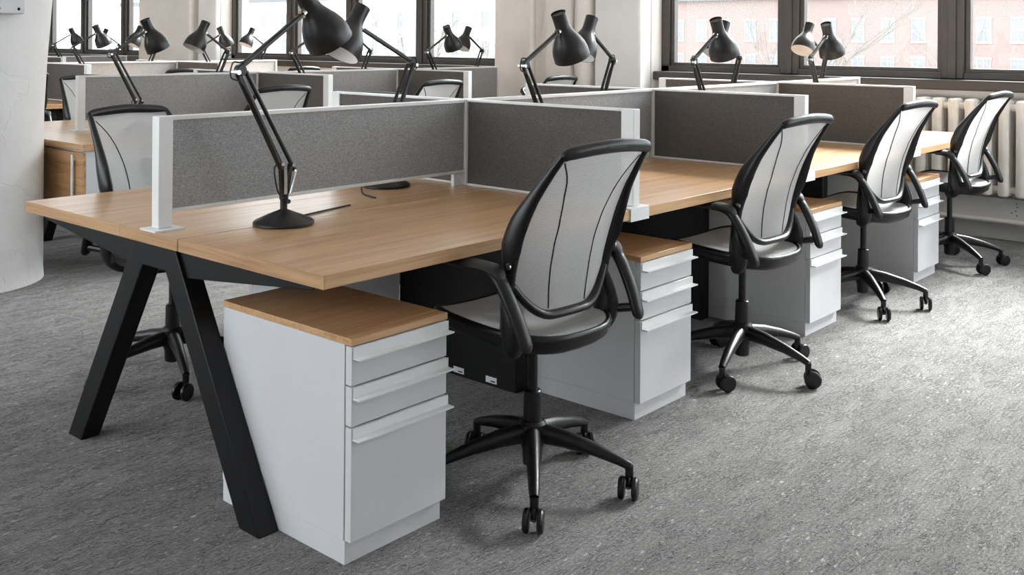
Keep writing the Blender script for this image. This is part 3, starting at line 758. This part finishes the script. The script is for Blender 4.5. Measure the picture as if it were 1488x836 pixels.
# ------------------------------------------------------------------ desk lamps
def make_lamp(ex, ez, jx, jz, ax, cable=True):
    """arm plane is local xz; elbow (ex,ez), head joint (jx,jz), shade axis (ax,0,-1)"""
    t = thing('desk_lamp', 'x', 'lamp')
    MB().lathe([(0.088,0.0),(0.092,0.003),(0.092,0.009),(0.087,0.014),(0.05,0.030),(0.018,0.043),(0.013,0.046)], 40).build('base', 'lamp_black', t, smooth=40)
    st = MB().lathe([(0.011,0.036),(0.011,0.075),(0.014,0.078),(0.014,0.086),(0.009,0.09)], 16)
    st.bar((-0.005,0,0.085),(-0.012,0,0.188),0.011,0.014,(0,1,0)); st.bar((0.006,0,0.085),(0.024,0,0.182),0.011,0.014,(0,1,0))
    st.build('stem', 'lamp_black', t)
    p1 = Vector((-0.014,0,0.186)); p2 = Vector((0.026,0,0.180)); el = Vector((ex,0,ez)); off = Vector((0.024,0,-0.005))
    for nm, q0, q1, rr in (('lower_rod', p1-(el-p1)*0.06+Vector((-0.006,0,0)), el+Vector((-0.008,0,0)), 0.0078), ('lower_rod', p1-(el-p1)*0.05+Vector((0.010,0.012,0)), el+Vector((0.008,0.012,0)), 0.0070), ('lower_rod', p2-(el-p1)*0.06+Vector((0.004,0,0)), el+off+Vector((0.004,0,0)), 0.0070)):
        MB().sweep([q0, q1], rr, 10, ref=(0,1,0)).build(nm, 'lamp_black', t)
    d = (el-p1).normalized()
    for q in (p1-d*0.018, p2-d*0.018):
        for dy in (-0.016, 0.016):
            MB().sweep([q+Vector((0,dy,0)), Vector((q.x*0.45,dy*0.8,0.094))], 0.0055, 8, ref=(0,1,0)).build('spring', 'chrome', t)
    for q in (p1, p2):
        MB().lathe([(0.006,-0.016),(0.006,0.016)], 10, q, (0,1,0)).build('pivot', 'chrome', t)
    eb = MB().lathe([(0.015,-0.012),(0.017,-0.009),(0.017,0.009),(0.015,0.012)], 16, el+Vector((0.008,0,0)), (0,1,0)).build('elbow', 'lamp_black', t)
    MB().lathe([(0.007,-0.018),(0.007,0.018)], 10, el+Vector((-0.008,0,-0.006)), (0,1,0)).build('elbow_bolt', 'chrome', eb)
    j = Vector((jx,0,jz)); e2 = el+Vector((0.004,0,0.006))
    MB().bar(e2, j, 0.015, 0.016, (0,1,0)).build('upper_arm', 'lamp_black', t, bevel=0.003)
    # shade
    a = Vector((ax,0,-1)).normalized(); perp = Vector((1,0,ax)).normalized() if ax > 0 else Vector((-1,0,-ax)).normalized()
    side = 1 if ax > 0 else -1
    o = j + perp*0.045 - a*0.070
    prof = [(0.0315,0.0),(0.0305,0.03),(0.0305,0.058),(0.034,0.078),(0.046,0.102),(0.060,0.126),(0.070,0.150),(0.0745,0.172),(0.0755,0.190),(0.0745,0.206)]
    shd = MB().lathe(prof, 36, o, a, cap0=False, cap1=False).build('shade', 'lamp_black', t, smooth=50)
    MB().lathe([(0.029,0.006),(0.029,0.010)], 24, o, a).build('cap_disc', 'lamp_black', shd)
    MB().lathe([(r-0.0018, h) for r, h in prof[3:]], 36, o, a, cap0=True, cap1=False).build('inner_shade', 'lamp_white', shd, smooth=50)
    MB().lathe([(0.0730,0.206),(0.0755,0.2065),(0.0762,0.204),(0.0755,0.200)], 36, o, a, cap0=False, cap1=False).build('rim', 'lamp_black', shd, smooth=50)
    MB().lathe([(0.012,0.08),(0.016,0.10),(0.029,0.125),(0.030,0.140),(0.022,0.158),(0.006,0.166)], 16, o, a).build('bulb', 'lamp_white', shd)
    MB().lathe([(0.014,-0.012),(0.014,0.0)], 16, j+perp*0.016, perp).build('head_joint', 'chrome', t)
    if cable:
        k = Vector((0,-0.014,0)); s = -1 if ex < 0 else 1
        pts = bez([(0.0,0.012,0.078),Vector((-0.018,0.01,0.11)),Vector((-0.030,0.008,0.17)),p1+Vector((-0.016,-0.006,0.02)), p1*0.5+el*0.5+Vector((-0.006,-0.010,0)), el*0.85+p1*0.15+Vector((-0.012,-0.012,0)), el+Vector((s*0.030,-0.010,-0.02)), el+Vector((s*0.024,-0.010,0.022)), el+Vector((-s*0.004,-0.010,0.024)), e2*0.8+j*0.2+Vector((0,-0.008,0.006)), j+Vector((0,-0.006,0.004))], 5)
        MB().sweep(pts, 0.0026, 6, ref=(0,1,0)).build('cable', 'black_rubber', t, smooth=60)
        MB().lathe([(0.005,0),(0.007,0.004),(0.007,0.016)], 10, (0,-0.010,0.072), (0,-1,0)).build('switch', 'lamp_black', t)
    return t
lampA = make_lamp(-0.166, 0.474, 0.061, 0.641, 0.72)
lampB = make_lamp(-0.135, 0.474, 0.125, 0.606, 0.62)
lampA2 = make_lamp(-0.166, 0.474, 0.040, 0.598, 0.52)
lampB2 = make_lamp(-0.135, 0.474, 0.035, 0.598, 0.52)
def cord(name_parent, pts):
    MB().sweep(bez(pts, 6), 0.003, 6).build('floor_cable', 'black_rubber', name_parent, smooth=60)
lamp_rows = [['first', 'second', 'third', 'last'], ['first', 'middle', 'last'], ['first', 'middle', 'last'], ['first', 'middle', 'last']]
for r, y0 in enumerate(Y_ROWS):
    xs = NODES if r == 0 else NODES[1:]
    for k, xa in enumerate(xs[:-1]):
        dx = [0.0, -0.05, -0.11, -0.13][k] if r == 0 else -0.03
        n1 = 'black desk lamp on the camera side of the %s, %s bay' % (row_words[r], lamp_rows[r][k])
        n2 = 'black desk lamp on the far side of the %s, %s bay' % (row_words[r], lamp_rows[r][k])
        if r == 0 and k == 0: n1 = 'large black desk lamp standing on the front desk, closest to the camera'
        l1 = place(lampA if r == 0 and k == 0 else lampA2, (xa+0.342+dx, y0+0.627, H+0.0002), 0.0, n1, 'lamp', 'black adjustable desk lamps')
        l2 = place(lampB if r == 0 and k in (0, 3) else lampB2, (xa+1.095+(dx if r else [0, 0.02, -0.01, -0.12][k]), y0+W-0.632, H+0.0002), PI, n2, 'lamp', 'black adjustable desk lamps')
        if r == 0 and k == 0:
            MB().sweep(bez([(0.01,0.03,0.004),(0.03,0.045,0.006),(0.05,0.05,0.003),(0.20,0.085,0.003),(0.36,0.118,0.003)], 6), 0.003, 6).build('power_cord', 'black_rubber', l1, smooth=60)
            MB().sweep(bez([(0.06,-0.03,0.004),(0.11,-0.01,0.020),(0.15,0.03,0.012),(0.20,0.10,0.003),(0.23,0.20,0.003)], 6), 0.003, 6).build('power_cord', 'black_rubber', l2, smooth=60)
for l_ in (lampA, lampB, lampA2, lampB2): remove_tree(l_)
